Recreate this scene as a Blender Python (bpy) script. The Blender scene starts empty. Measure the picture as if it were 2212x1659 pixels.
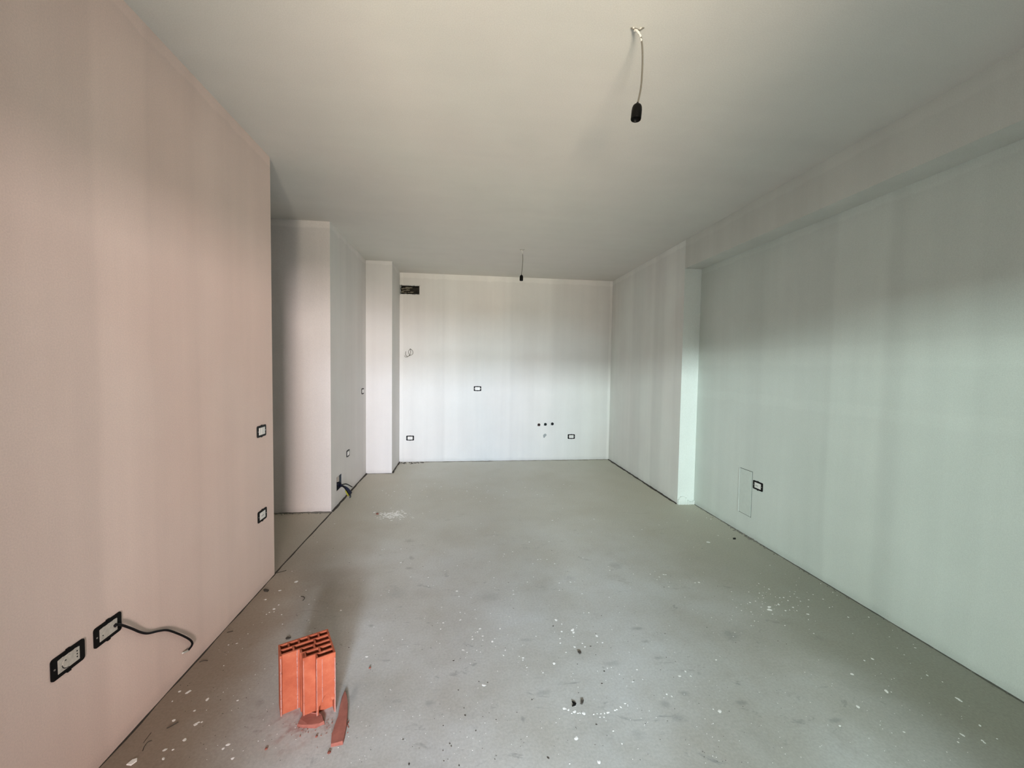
import bpy, bmesh, math, random
from mathutils import Vector, Matrix, noise as mnoise
random.seed(7)
sc = bpy.context.scene
COL = sc.collection
PI = math.pi

# ------------------------------------------------------------------ camera
F_PX, YAW, PITCH, ROLL, CAMZ = 870.0, 0.11888, -0.04358, 0.01477, 1.40022
fw = Vector((math.sin(YAW)*math.cos(PITCH), math.cos(YAW)*math.cos(PITCH), math.sin(PITCH)))
r0 = Vector((math.cos(YAW), -math.sin(YAW), 0)); u0 = r0.cross(fw)
RT = r0*math.cos(ROLL) + u0*math.sin(ROLL); UP = u0*math.cos(ROLL) - r0*math.sin(ROLL)
cd = bpy.data.cameras.new('camera'); cam = bpy.data.objects.new('camera', cd); COL.objects.link(cam)
cd.sensor_width = 36; cd.lens = F_PX/2212*36; cd.clip_start = 0.02
cam.matrix_world = Matrix(((RT.x, UP.x, -fw.x, 0), (RT.y, UP.y, -fw.y, 0), (RT.z, UP.z, -fw.z, CAMZ), (0, 0, 0, 1)))
sc.camera = cam
O = Vector((0, 0, CAMZ))
def at(u, v, ax, val):
    """point of a real plane (ax = val) seen at photo pixel (u, v)"""
    d = fw*F_PX + RT*(u-1106) - UP*(v-829.5)
    i = 'xyz'.index(ax)
    return O + d*((val-O[i])/d[i])

# ------------------------------------------------------------------ light
sc.view_settings.view_transform = 'Standard'; sc.view_settings.look = 'None'
sc.view_settings.gamma = 1; sc.view_settings.use_curve_mapping = False
sc.view_settings.exposure = 0.0
sc.cycles.use_denoising = True; sc.cycles.use_adaptive_sampling = True; sc.cycles.adaptive_threshold = 0.08; sc.cycles.adaptive_min_samples = 20
w = bpy.data.worlds.new('world'); sc.world = w; w.use_nodes = True
w.node_tree.nodes['Background'].inputs[0].default_value = (0.80, 0.90, 1.0, 1)
w.node_tree.nodes['Background'].inputs[1].default_value = 0.05
def area(name, loc, target, sx, sy, power, col, spread=180):
    l = bpy.data.lights.new(name, 'AREA'); l.shape = 'RECTANGLE'; l.size = sx; l.size_y = sy
    l.energy = power; l.color = col; l.spread = math.radians(spread)
    o = bpy.data.objects.new(name, l); COL.objects.link(o); o.location = loc
    d = Vector(target)-Vector(loc); o.rotation_euler = d.to_track_quat('-Z', 'Y').to_euler()
    return o
area('sky_light_left', (-1.6, -6.0, 2.32), (0.2, 3, 1.2), 0.9, 0.35, 610, (.85, 1.0, 1.0))
area('sky_light_middle', (0.2, -6.0, 2.32), (0.2, 3, 1.2), 0.9, 0.35, 620, (.75, .84, 1.0))
area('sky_light_low', (0.1, -6.0, 1.85), (0.2, 3, 1.5), 1.4, 0.4, 395, (.76, .89, 1.0))
area('warm_fill_right', (1.5, -6.0, 1.7), (0.2, 3, 1.5), 1.0, 0.6, 480, (1.0, .84, .80))  # unseen warm lamp, added to tint and brighten the left wall
area('cool_fill_left', (-2.9, -5, 2.25), (1.5, 1, 1.2), 1.8, .6, 470, (.80, 1.0, .94))  # unseen greenish lamp, added to tint and brighten the right wall
area('terrace_fill', (0.1, -5.0, -0.03), (0.1, -5, 3), 1.4, 2, 1560, (1.0, .86, .68))  # added lamp facing up, stands in for light off a sunlit terrace

# ------------------------------------------------------------------ room numbers
H = 2.7; XL = -1.2335; XP = -0.9115; XR = 2.2046; XN = 2.3847
YE = 2.7752; YR = 3.9216; YP = 5.281; YB = 5.8853; YS = 3.8788; ZS = 2.4135; YW = -0.9

# ------------------------------------------------------------------ helpers
def link(o): COL.objects.link(o); return o
def obj(name, bm, mat, parent=None, label=None, cat=None, group=None, kind=None, smooth=False):
    me = bpy.data.meshes.new(name); bm.normal_update(); bm.to_mesh(me); bm.free()
    for m in (mat if isinstance(mat, (list, tuple)) else [mat]): me.materials.append(m)
    if smooth:
        for p in me.polygons: p.use_smooth = True
    o = link(bpy.data.objects.new(name, me))
    if parent: o.parent = parent
    tag(o, label, cat, group, kind); return o
def tag(o, label=None, cat=None, group=None, kind=None):
    if label: o['label'] = label
    if cat: o['category'] = cat
    if group: o['group'] = group
    if kind: o['kind'] = kind
def thing(name, label, cat, loc, rot=None, group=None):
    o = link(bpy.data.objects.new(name, None)); o.location = loc; o.empty_display_size = .05
    if rot: o.rotation_euler = rot
    tag(o, label, cat, group); return o
def box(bm, a, b, M=None, mi=0):
    vs = [bm.verts.new((x, y, z)) for x in (a[0], b[0]) for y in (a[1], b[1]) for z in (a[2], b[2])]
    if M is not None:
        for v in vs: v.co = M @ v.co
    fs = []
    for f in ((0,1,3,2),(4,6,7,5),(0,4,5,1),(2,3,7,6),(0,2,6,4),(1,5,7,3)):
        q = bm.faces.new([vs[i] for i in f]); q.material_index = mi; fs.append(q)
    return vs, fs
def prism(bm, pts, z0, z1, jt=0, M=None):
    lo = [bm.verts.new((p[0], p[1], z0)) for p in pts]
    hi = [bm.verts.new((p[0]+random.uniform(-jt, jt), p[1]+random.uniform(-jt, jt), z1)) for p in pts]
    if M is not None:
        for v in lo+hi: v.co = M @ v.co
    n = len(pts)
    bm.faces.new(lo[::-1]); bm.faces.new(hi)
    for i in range(n): bm.faces.new((lo[i], lo[(i+1) % n], hi[(i+1) % n], hi[i]))
def smooth_path(pts, n=8):
    out = []; P = [Vector(p) for p in pts]; P = [P[0]*2-P[1]] + P + [P[-1]*2-P[-2]]
    for i in range(1, len(P)-2):
        for k in range(n):
            t = k/n; a, b, c, d = P[i-1], P[i], P[i+1], P[i+2]
            out.append(.5*((2*b)+(-a+c)*t+(2*a-5*b+4*c-d)*t*t+(-a+3*b-3*c+d)*t**3))
    out.append(P[-2]); return out
def tube(bm, pts, r, seg=10, n=8, cap=True):
    path = smooth_path(pts, n) if n > 1 else [Vector(p) for p in pts]
    rings = []; prev = None
    for i, p in enumerate(path):
        t = (path[min(i+1, len(path)-1)]-path[max(i-1, 0)]).normalized()
        if prev is None:
            a = t.cross(Vector((0, 0, 1)));  a = a if a.length > .1 else t.cross(Vector((1, 0, 0)))
        else: a = prev - t*prev.dot(t)
        a.normalize(); prev = a; b = t.cross(a)
        rr = r(i/(len(path)-1)) if callable(r) else r
        rings.append([bm.verts.new(p + (a*math.cos(2*PI*k/seg)+b*math.sin(2*PI*k/seg))*rr) for k in range(seg)])
    for A, B in zip(rings, rings[1:]):
        for k in range(seg): bm.faces.new((A[k], A[(k+1) % seg], B[(k+1) % seg], B[k]))
    if cap: bm.faces.new(rings[0][::-1]); bm.faces.new(rings[-1])
def lathe(bm, prof, seg=24, M=None):
    rings = []
    for r, z in prof:
        rings.append([bm.verts.new((r*math.cos(2*PI*k/seg), r*math.sin(2*PI*k/seg), z)) for k in range(seg)])
    for A, B in zip(rings, rings[1:]):
        for k in range(seg): bm.faces.new((A[k], A[(k+1) % seg], B[(k+1) % seg], B[k]))
    bm.faces.new(rings[0][::-1]); bm.faces.new(rings[-1])
    if M is not None:
        for R in rings:
            for v in R: v.co = M @ v.co
def slab_with_holes(bm, axis, a0, a1, b0, b1, d0, d1, holes):
    """solid slab; in-plane axis a (x or y) and z; depth along the other; holes: (a0,a1,z0,z1) go right through"""
    As = sorted({a0, a1} | {h[0] for h in holes} | {h[1] for h in holes})
    Zs = sorted({b0, b1} | {h[2] for h in holes} | {h[3] for h in holes})
    for i in range(len(As)-1):
        for j in range(len(Zs)-1):
            ca, cz = (As[i]+As[i+1])/2, (Zs[j]+Zs[j+1])/2
            if any(h[0] < ca < h[1] and h[2] < cz < h[3] for h in holes): continue
            if axis == 'x': box(bm, (As[i], d0, Zs[j]), (As[i+1], d1, Zs[j+1]))
            else: box(bm, (d0, As[i], Zs[j]), (d1, As[i+1], Zs[j+1]))
    bmesh.ops.remove_doubles(bm, verts=bm.verts, dist=1e-5)
    # drop the interior faces shared by neighbouring cells
    seen = {}
    for f in bm.faces: seen.setdefault(tuple(sorted(v.index for v in f.verts)), []).append(f)
def slab(name, axis, a0, a1, b0, b1, d0, d1, mat, holes=()):
    bm = bmesh.new(); slab_with_holes(bm, axis, a0, a1, b0, b1, d0, d1, list(holes))
    bm.verts.index_update(); seen = {}
    for f in bm.faces: seen.setdefault(tuple(sorted(v.index for v in f.verts)), []).append(f)
    bmesh.ops.delete(bm, geom=[f for l in seen.values() if len(l) > 1 for f in l], context='FACES_ONLY')
    return obj(name, bm, mat, kind='structure')

# ------------------------------------------------------------------ materials
class NT:
    def __init__(s, name):
        s.m = bpy.data.materials.new(name); s.m.use_nodes = True; s.t = s.m.node_tree
        s.b = s.t.nodes['Principled BSDF']; s.co = s.n('ShaderNodeTexCoord').outputs['Object']
        sep = s.n('ShaderNodeSeparateXYZ'); s.l(s.co, sep.inputs[0]); s.xyz = sep.outputs
    def n(s, t, **k):
        x = s.t.nodes.new(t)
        for a, v in k.items(): setattr(x, a, v)
        return x
    def l(s, a, b): s.t.links.new(a, b)
    def math(s, op, a, b=None, c=None, clamp=False):
        x = s.n('ShaderNodeMath', operation=op); x.use_clamp = clamp
        for i, v in enumerate((a, b, c)):
            if v is None: continue
            if isinstance(v, (int, float)): x.inputs[i].default_value = v
            else: s.l(v, x.inputs[i])
        return x.outputs[0]
    def noise(s, scale, detail=3, sx=1, sy=1, sz=1, rough=.5, dist=0):
        mp = s.n('ShaderNodeMapping'); mp.inputs['Scale'].default_value = (sx, sy, sz); s.l(s.co, mp.inputs[0])
        x = s.n('ShaderNodeTexNoise'); x.inputs['Scale'].default_value = scale; x.inputs['Detail'].default_value = detail
        x.inputs['Roughness'].default_value = rough; x.inputs['Distortion'].default_value = dist
        s.l(mp.outputs[0], x.inputs['Vector']); return x.outputs['Fac']
    def ramp(s, fac, stops, interp='LINEAR'):
        x = s.n('ShaderNodeValToRGB'); x.color_ramp.interpolation = interp; e = x.color_ramp.elements
        while len(e) > 1: e.remove(e[-1])
        for i, (p, c) in enumerate(stops):
            c = (c, c, c, 1) if isinstance(c, (int, float)) else (*c, 1)
            if i == 0: e[0].position = p; e[0].color = c
            else: q = e.new(p); q.color = c
        s.l(fac, x.inputs[0]); return x.outputs[0]
    def mix(s, fac, a, b):
        x = s.n('ShaderNodeMix', data_type='RGBA')
        for i, v in ((0, fac), (6, a), (7, b)):
            if isinstance(v, (int, float)): x.inputs[i].default_value = v
            elif isinstance(v, tuple): x.inputs[i].default_value = (*v, 1)
            else: s.l(v, x.inputs[i])
        return x.outputs[2]
    def scale(s, col, f):
        x = s.n('ShaderNodeVectorMath', operation='SCALE')
        if isinstance(col, tuple): x.inputs[0].default_value = col
        else: s.l(col, x.inputs[0])
        s.l(f, x.inputs['Scale']); return x.outputs[0]
    def sstep(s, v, a, b):
        x = s.n('ShaderNodeMapRange', interpolation_type='SMOOTHSTEP'); s.l(v, x.inputs[0])
        x.inputs[1].default_value = a; x.inputs[2].default_value = b; return x.outputs[0]
    def finish(s, col, rough=.9, bump=None, dist=.001, strength=.3, spec=.3):
        if isinstance(col, tuple): s.b.inputs['Base Color'].default_value = (*col, 1)
        else: s.l(col, s.b.inputs['Base Color'])
        if isinstance(rough, (int, float)): s.b.inputs['Roughness'].default_value = rough
        else: s.l(rough, s.b.inputs['Roughness'])
        s.b.inputs['Specular IOR Level'].default_value = spec
        if bump is not None:
            x = s.n('ShaderNodeBump'); x.inputs['Distance'].default_value = dist; x.inputs['Strength'].default_value = strength
            s.l(bump, x.inputs['Height']); s.l(x.outputs[0], s.b.inputs['Normal'])
        return s.m
def plaster(name, base, axis, bands=(), lo=0, hi=6, top=2.645, sides=(), topz=.07, joints=(), tint=None):
    """roller-painted plasterboard: vertical coats of paint (bands), brighter cut-in strip along ceiling and corners"""
    N = NT(name); h = N.xyz[1 if axis == 'y' else 0]; z = N.xyz[2]
    wob = N.noise(2.2, 3)
    hj = N.math('ADD', h, N.math('MULTIPLY', N.math('SUBTRACT', wob, .5), .05))
    f = None
    if bands:
        mr = N.n('ShaderNodeMapRange'); N.l(hj, mr.inputs[0]); mr.inputs[1].default_value = lo; mr.inputs[2].default_value = hi
        f = N.ramp(mr.outputs[0], [((p-lo)/(hi-lo), v*.5) for p, v in bands])
        f = N.math('MULTIPLY', f, 2)
    sx = (5, 5, .22) if axis != 'c' else (1, 1, 1)
    st = N.noise(1.0, 4, *( (1.2, 7, 1) if axis == 'c' else sx), rough=.55)
    g = N.math('MULTIPLY_ADD', N.math('SUBTRACT', st, .5), .07 if axis == 'c' else .20, 1.0)
    f = g if f is None else N.math('MULTIPLY', f, g)
    mo = N.noise(3.5, 5, rough=.6); f = N.math('MULTIPLY', f, N.math('MULTIPLY_ADD', N.math('SUBTRACT', mo, .5), .10, 1.0))
    fi = N.noise(210, 2); f = N.math('MULTIPLY', f, N.math('MULTIPLY_ADD', N.math('SUBTRACT', fi, .5), .22, 1.0))
    zj = N.math('ADD', z, N.math('MULTIPLY', N.math('SUBTRACT', N.noise(7, 2), .5), .05))
    if top:
        t = N.math('MULTIPLY', N.sstep(zj, top-.01, top+.008), topz); f = N.math('MULTIPLY', f, N.math('ADD', t, 1.0))
    for (p, wd, am) in sides:      # bright brush strip of width wd round coordinate p
        d = N.math('ABSOLUTE', N.math('SUBTRACT', hj, p))
        t = N.math('MULTIPLY', N.math('SUBTRACT', 1.0, N.sstep(d, wd*.8, wd)), am); f = N.math('MULTIPLY', f, N.math('ADD', t, 1.0))
    for (p, wd, am) in joints:     # horizontal board joints
        d = N.math('ABSOLUTE', N.math('SUBTRACT', zj, p))
        t = N.math('MULTIPLY', N.math('SUBTRACT', 1.0, N.sstep(d, wd*.5, wd)), am); f = N.math('MULTIPLY', f, N.math('ADD', t, 1.0))
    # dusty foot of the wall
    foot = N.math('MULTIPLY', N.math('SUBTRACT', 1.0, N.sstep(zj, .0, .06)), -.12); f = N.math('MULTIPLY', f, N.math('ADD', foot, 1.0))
    col = N.mix(N.sstep(N.noise(.9, 2), .35, .65), base, tint or base)
    return N.finish(N.scale(col, f), .92, fi, .0006, .35, .2)
def plain(name, col, rough=.6, nscale=40, amt=.2, spec=.4, metal=0, bump=.0005):
    N = NT(name); x = N.noise(nscale, 4)
    c = N.scale(col, N.math('MULTIPLY_ADD', N.math('SUBTRACT', x, .5), amt*2, 1.0))
    m = N.finish(c, rough, x, bump, .4, spec); N.b.inputs['Metallic'].default_value = metal; return m

def yl(px, v=800): return at(px, v, 'x', XL).y
def yn(px, v=700): return at(px, v, 'x', XN).y
def yf(px, v=800): return at(px, v, 'x', XR).y
def xb(px, v=800): return at(px, v, 'y', YB).x

PINK = (.83, .65, .58); PINK2 = (.82, .665, .60); NEU = (.62, .62, .60); GRN = (.60, .625, .595)
M_left = plaster('left_wall_paint', PINK, 'y', [(-1.3, .95), (yl(205), .95), (yl(222), 1.04), (yl(322), 1.03), (yl(332), .97), (yl(425), .98), (yl(435), 1.03), (yl(520), 1.02), (YE, .99)], -1.3, YE, tint=PINK2)
M_leftfar = plaster('left_far_wall_paint', (.74, .71, .69), 'y', sides=[(YP, .05, -.05)], tint=(.73, .72, .70))
M_return = plaster('return_wall_paint', (.74, .70, .675), 'x', top=2.64, topz=.10)
M_pillar = plaster('pillar_paint', (.74, .73, .72), 'x', top=2.655)
M_far = plaster('far_wall_paint', (.77, .775, .755), 'x', [(XP, 1.0), (xb(952), 1.0), (xb(957), .955), (xb(963), 1.0), (xb(1032), 1.01), (xb(1040), 1.035), (xb(1100), 1.03), (xb(1106), .975), (xb(1150), .99), (xb(1180), 1.02), (xb(1240), .97), (xb(1262), 1.01), (xb(1285), .98), (XR, 1.0)], XP, XR, top=2.625, sides=[(XP, .05, .05), (XR, .045, .08)], tint=(.77, .755, .73))
M_right = plaster('right_wall_paint', (.64, .69, .65), 'y', [(-1.3, 1), (yn(2160), 1.0), (yn(2130), .96), (yn(1960), 1.0), (yn(1945), .95), (yn(1925), .93), (yn(1905), 1.02), (yn(1805), 1.02), (yn(1795), .95), (yn(1780), .99), (yn(1655), 1.01), (yn(1640), .97), (yn(1610), 1.0), (YS, .98)], -1.3, YS, top=2.36, topz=.06, joints=[(1.50, .09, .04), (1.16, .05, .025)], tint=(.66, .705, .67))
M_rfar = plaster('right_far_wall_paint', (.77, .79, .755), 'y', [(3.8, 1.0), (yf(1458), 1.0), (yf(1453), 1.05), (yf(1435), 1.03), (yf(1430), .97), (yf(1412), .97), (yf(1407), 1.04), (yf(1388), 1.02), (yf(1383), .97), (yf(1365), .98), (yf(1360), 1.03), (YB, 1.0)], 3.8, YB, top=2.64, tint=(.735, .73, .70))
M_beam = plaster('beam_paint', (.64, .65, .61), 'y', top=2.63, topz=.05)
M_step = plaster('step_paint', (.80, .84, .81), 'x', top=None)
M_ceil = plaster('ceiling_paint', (.68, .67, .63), 'c', top=None, tint=(.68, .655, .62))

def floor_mat():
    N = NT('cement_screed')
    base = N.ramp(N.noise(1.3, 6, rough=.6), [(.32, (.40, .385, .345)), (.5, (.485, .485, .46)), (.68, (.55, .565, .56))])
    base = N.mix(N.math('MULTIPLY', N.sstep(N.noise(5, 6, rough=.7), .52, .75), .5), base, (.38, .375, .355))
    # grey scuffs and smears
    sm = N.math('MULTIPLY', N.sstep(N.noise(4.5, 5, 1, 1.9, 1, .7, 1.4), .60, .70), .62)
    base = N.mix(sm, base, (.27, .27, .265))
    C2 = lambda x, y: (800+x/2.765, 1100+y/2.765); C3 = lambda x, y: (1500+x/2.9677, 1100+y/2.9677)
    wb = N.math('MULTIPLY', N.math('SUBTRACT', N.noise(28, 4, rough=.7), .5), 1.5)
    tot = None
    for (u, v), rx, ry, am in [(C2(233, 190), 14, 4, .8), (C2(248, 292), 7, 4, .7), (C2(232, 352), 10, 3, .7), (C2(60, 275), 6, 2.5, .5), (C2(352, 1160), 12, 8, .5),
            (C2(1035, 1096), 22, 8, .4), (C2(1595, 712), 17, 4, .6), (C2(1640, 790), 12, 4, .6), (C2(1720, 888), 14, 4, .5), (C2(1878, 1100), 14, 7, .5),
            (C2(1765, 1165), 13, 9, .45), (C2(1842, 1250), 18, 12, .45), (C2(710, 520), 30, 14, .35), (C2(1465, 338), 16, 8, .5), (C2(930, 232), 10, 5, .4),
            (C2(912, 1255), 6, 8, .7), (C2(2150, 755), 20, 12, .5), (C3(300, 1240), 16, 6, .6), (C3(905, 1355), 22, 5, .6), (C3(800, 825), 12, 5, .5),
            ((765, 1500), 10, 26, .5), ((560, 1520), 13, 8, .5), (C2(1600, 1345), 20, 14, .3), (C2(160, 500), 26, 14, .3), (C2(930, 780), 20, 5, .35), (C2(1190, 410), 14, 7, .3), (C2(1440, 920), 24, 7, .35)]:
        c = at(u, v, 'z', 0); wx = (at(u+rx, v, 'z', 0)-c).length; wy = (at(u, v+ry, 'z', 0)-at(u, v-ry, 'z', 0)).length/2
        dx = N.math('MULTIPLY', N.math('SUBTRACT', N.xyz[0], c.x), 1/wx); dy = N.math('MULTIPLY', N.math('SUBTRACT', N.xyz[1], c.y), 1/wy)
        dd = N.math('ADD', N.math('SQRT', N.math('ADD', N.math('MULTIPLY', dx, dx), N.math('MULTIPLY', dy, dy))), wb)
        mk = N.math('MULTIPLY', N.math('SUBTRACT', 1.0, N.sstep(dd, .1, 1.2)), am*.75)
        tot = mk if tot is None else N.math('MAXIMUM', tot, mk)
    base = N.mix(tot, base, (.20, .205, .205))
    # brown dust along both side walls, darkened further with painted shade
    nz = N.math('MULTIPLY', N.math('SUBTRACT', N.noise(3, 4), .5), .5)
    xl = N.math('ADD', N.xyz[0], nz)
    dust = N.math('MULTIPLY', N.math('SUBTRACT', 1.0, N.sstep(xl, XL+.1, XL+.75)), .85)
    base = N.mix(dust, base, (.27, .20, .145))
    dust_shade_right = N.math('MULTIPLY', N.sstep(xl, XN-1.1, XN-.2), .80)
    base = N.mix(dust_shade_right, base, (.27, .27, .215))
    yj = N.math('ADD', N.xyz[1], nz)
    far_light = N.math('MULTIPLY', N.sstep(yj, 1.9, 4.2), .62)  # far floor coloured paler and yellower, in place of light reaching it
    base = N.mix(far_light, base, (.70, .675, .56))
    # reddish brick dust round the block
    d = N.n('ShaderNodeVectorMath', operation='DISTANCE'); N.l(N.co, d.inputs[0]); d.inputs[1].default_value = (-.60, 1.60, 0)
    rd = N.math('MULTIPLY', N.math('SUBTRACT', 1.0, N.sstep(d.outputs['Value'], .02, .20)), N.sstep(N.noise(22, 5), .45, .7))
    base = N.mix(N.math('MULTIPLY', rd, .7), base, (.30, .16, .13))
    fine = N.noise(90, 4, rough=.7)
    col = N.scale(base, N.math('MULTIPLY_ADD', N.math('SUBTRACT', fine, .5), .55, 1.0))
    return N.finish(col, .62, N.math('ADD', fine, N.noise(12, 4)), .0012, .35, .35)
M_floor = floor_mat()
M_gap = plain('dark_gap', (.055, .048, .04), .95, 60, .4)
M_crumb = plain('grey_mortar', (.20, .19, .165), .95, 80, .5)
M_paint = plain('white_paint_drop', (.95, .95, .93), .55, 60, .06)
M_black = plain('black_plastic', (.004, .004, .0045), .5, 60, .2, .15)
M_blackm = plain('black_bakelite', (.0025, .0025, .0025), .4, 60, .2, .15)
M_white = plain('white_module_plastic', (.80, .79, .76), .4, 90, .04)
M_beige = plain('paint_smudged_plastic', (.60, .56, .50), .6, 120, .35)
M_dark = plain('socket_hole', (.01, .01, .01), .8)
M_screw = plain('screw_metal', (.5, .5, .48), .35, 60, .1, .5, 1)
M_cordg = plain('grey_cord', (.16, .15, .125), .6, 60, .15)
M_cordw = plain('paint_covered_cord', (.72, .72, .68), .7, 60, .12)
M_cable = plain('black_cable_sheath', (.006, .006, .008), .5, 60, .2, .2)
M_blue = plain('blue_wire', (.012, .018, .045), .45)
M_yellow = plain('yellow_green_wire', (.50, .48, .05), .5)
M_copper = plain('dark_stripped_ends', (.10, .12, .13), .5)
M_brickc = plain('debris_terracotta', (.26, .085, .06), .9, 60, .3)
M_brickd = plain('cut_brick_face', (.33, .12, .088), .9, 45, .35)
M_grey = plain('grey_plaster_lump', (.36, .38, .38), .9, 60, .2)
M_thread = plain('dark_fibre', (.07, .06, .05), .9)
M_cavity = plain('cavity_mortar', (.045, .042, .036), .95, 30, .8, bump=.003)
M_alu = plain('window_frame_white', (.7, .7, .7), .4)

# ------------------------------------------------------------------ shell
T = .25
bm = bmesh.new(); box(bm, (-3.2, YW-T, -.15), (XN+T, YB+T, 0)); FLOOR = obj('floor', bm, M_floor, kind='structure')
bm = bmesh.new(); box(bm, (-3.2, YW-T, H), (XN+T, YB+T, H+.15)); obj('ceiling', bm, M_ceil, kind='structure')
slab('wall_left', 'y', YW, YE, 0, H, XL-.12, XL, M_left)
slab('wall_corridor_near', 'x', -3.0, XL-.12, 0, H, YE-.12, YE, M_return)
slab('wall_corridor_end', 'y', YE-.12, YR+.1, 0, H, -3.2, -3.0, M_return)
jb = (yl(727, 1040), yl(738, 1040))
jz = (at(733, 1056, 'x', XL).z, at(732.5, 1027, 'x', XL).z)
slab('wall_return', 'x', -3.0, XL-.15, 0, H, YR, YR+.1, M_return)
bm = bmesh.new()
slab_with_holes(bm, 'y', YR, YP+.3, 0, H, XL-.15, XL, [(jb[0], jb[1], jz[0], jz[1])])
bm.verts.index_update(); seen = {}
for f in bm.faces: seen.setdefault(tuple(sorted(v.index for v in f.verts)), []).append(f)
bmesh.ops.delete(bm, geom=[f for l in seen.values() if len(l) > 1 for f in l], context='FACES_ONLY')
bm.normal_update()
for f in bm.faces: f.material_index = 1 if f.normal.y < -.5 and f.calc_center_median().y < YR+.001 else 0
obj('wall_left_far', bm, [M_leftfar, M_return], kind='structure')
bm = bmesh.new(); box(bm, (XL, YP, 0), (XP, YB+T, H)); bm.normal_update()
for f in bm.faces: f.material_index = 0 if f.normal.y < -.5 else 1
obj('wall_pillar', bm, [M_pillar, M_leftfar], kind='structure')
hA = at(863.5, 625, 'y', YB); hB = at(906, 625, 'y', YB); hz0 = at(885, 635.5, 'y', YB).z; hz1 = at(885, 617, 'y', YB).z
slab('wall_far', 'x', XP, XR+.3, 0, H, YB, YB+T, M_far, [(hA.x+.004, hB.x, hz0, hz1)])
bm = bmesh.new(); box(bm, (XR, YS, 0), (XR+T+.2, YB, H)); bm.normal_update()
for f in bm.faces: f.material_index = 1 if f.normal.y < -.5 else 0
obj('wall_right_far', bm, [M_rfar, M_step], kind='structure')
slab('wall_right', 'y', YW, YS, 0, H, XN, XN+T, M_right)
bm = bmesh.new(); box(bm, (XR, YW, ZS), (XN, YS, H)); obj('trim_beam', bm, M_beam, kind='structure')
# wall with the daylight opening behind the photographer
OX0, OX1, OZ1 = -0.5, 0.75, 1.95
slab('wall_window', 'x', -1.35, XN+T, 0, H, YW-T, YW, M_far, [(OX0, OX1, 0, OZ1)])
bm = bmesh.new(); box(bm, (-2.5, YW-T-6, -.25), (2.5, YW-T, -.10)); obj('floor_terrace', bm, plain('terrace_tiles', (.55, .52, .47), .8), kind='structure')
fr = bmesh.new()
for a, b in (((OX0, YW-.16, 0), (OX0+.06, YW-.09, OZ1)), ((OX1-.06, YW-.16, 0), (OX1, YW-.09, OZ1)), ((OX0+.06, YW-.16, OZ1-.06), (OX1-.06, YW-.09, OZ1))): box(fr, a, b)
obj('window_1', fr, M_alu, kind='structure')

# ragged dark perimeter joints along the foot of the walls
def joint(name, pts, wmin, wmax, h, mat, nrm, step=.035, seedv=1):
    """low strip lying along the wall foot: pts polyline on floor, nrm = direction into the room"""
    bm = bmesh.new(); rnd = random.Random(seedv); n = Vector((*nrm, 0))
    path = []
    for a, b in zip(pts, pts[1:]):
        a = Vector((*a, 0)); b = Vector((*b, 0)); k = max(2, int((b-a).length/step))
        path += [a.lerp(b, i/k) for i in range(k)]
    path.append(Vector((*pts[-1], 0)))
    prev = None
    for i, p in enumerate(path):
        wd = wmin+(wmax-wmin)*max(0, min(1, .5+1.3*mnoise.noise(Vector((i*.23, seedv*7.1, 0)))+rnd.uniform(-.15, .15)))
        a = bm.verts.new(p - n*.004 + Vector((0, 0, h*rnd.uniform(.6, 1)))); b = bm.verts.new(p + n*wd + Vector((0, 0, h*.25)))
        c = bm.verts.new(p + n*wd + Vector((0, 0, -.002)))
        if prev:
            bm.faces.new((prev[0], a, b, prev[1])); bm.faces.new((prev[1], b, c, prev[2]))
        prev = (a, b, c)
    return obj(name, bm, mat, kind='structure')
joint('trim_left_joint', [(XL, YW), (XL, YE)], .002, .008, .005, M_gap, (1, 0), seedv=2)
joint('trim_floor_crack', [(XL-.004, YE), (XL+.004, YR)], .004, .010, .002, M_gap, (1, 0), seedv=3)
joint('trim_left_far_joint', [(XL, YR), (XL, YP)], .010, .022, .012, M_gap, (1, 0), seedv=4)
joint('trim_return_joint', [(-2.9, YR), (XL, YR)], .006, .03, .012, M_crumb, (0, -1), seedv=5)
joint('trim_pillar_front_joint', [(XL, YP), (XP, YP)], .008, .03, .006, M_crumb, (0, -1), seedv=6)
joint('trim_pillar_side_joint', [(XP, YP), (XP, YB)], .008, .02, .02, M_gap, (1, 0), seedv=7)
joint('trim_far_joint', [(XP, YB), (XR, YB)], .01, .04, .007, plain('pale_mortar', (.34, .32, .27), .95, 60, .4), (0, -1), seedv=8)
joint('trim_right_far_joint', [(XR, YS), (XR, YB)], .006, .025, .014, M_gap, (-1, 0), seedv=9)
joint('trim_right_joint', [(XN, YW), (XN, YS)], .003, .011, .005, plain('grey_gap', (.11, .11, .095), .95, 60, .4), (-1, 0), seedv=10)

# plaster lump at the foot of the step
bm = bmesh.new()
for k in range(14):
    x = XR+.01+k*(XN-XR-.02)/13; h0 = .05+.035*math.sin(k*.45)+random.uniform(0, .012)
    box(bm, (x-.007, YS-.014-random.uniform(0, .008), 0), (x+.0075, YS, h0))
obj('trim_step_foot', bm, M_step, kind='structure')

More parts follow.
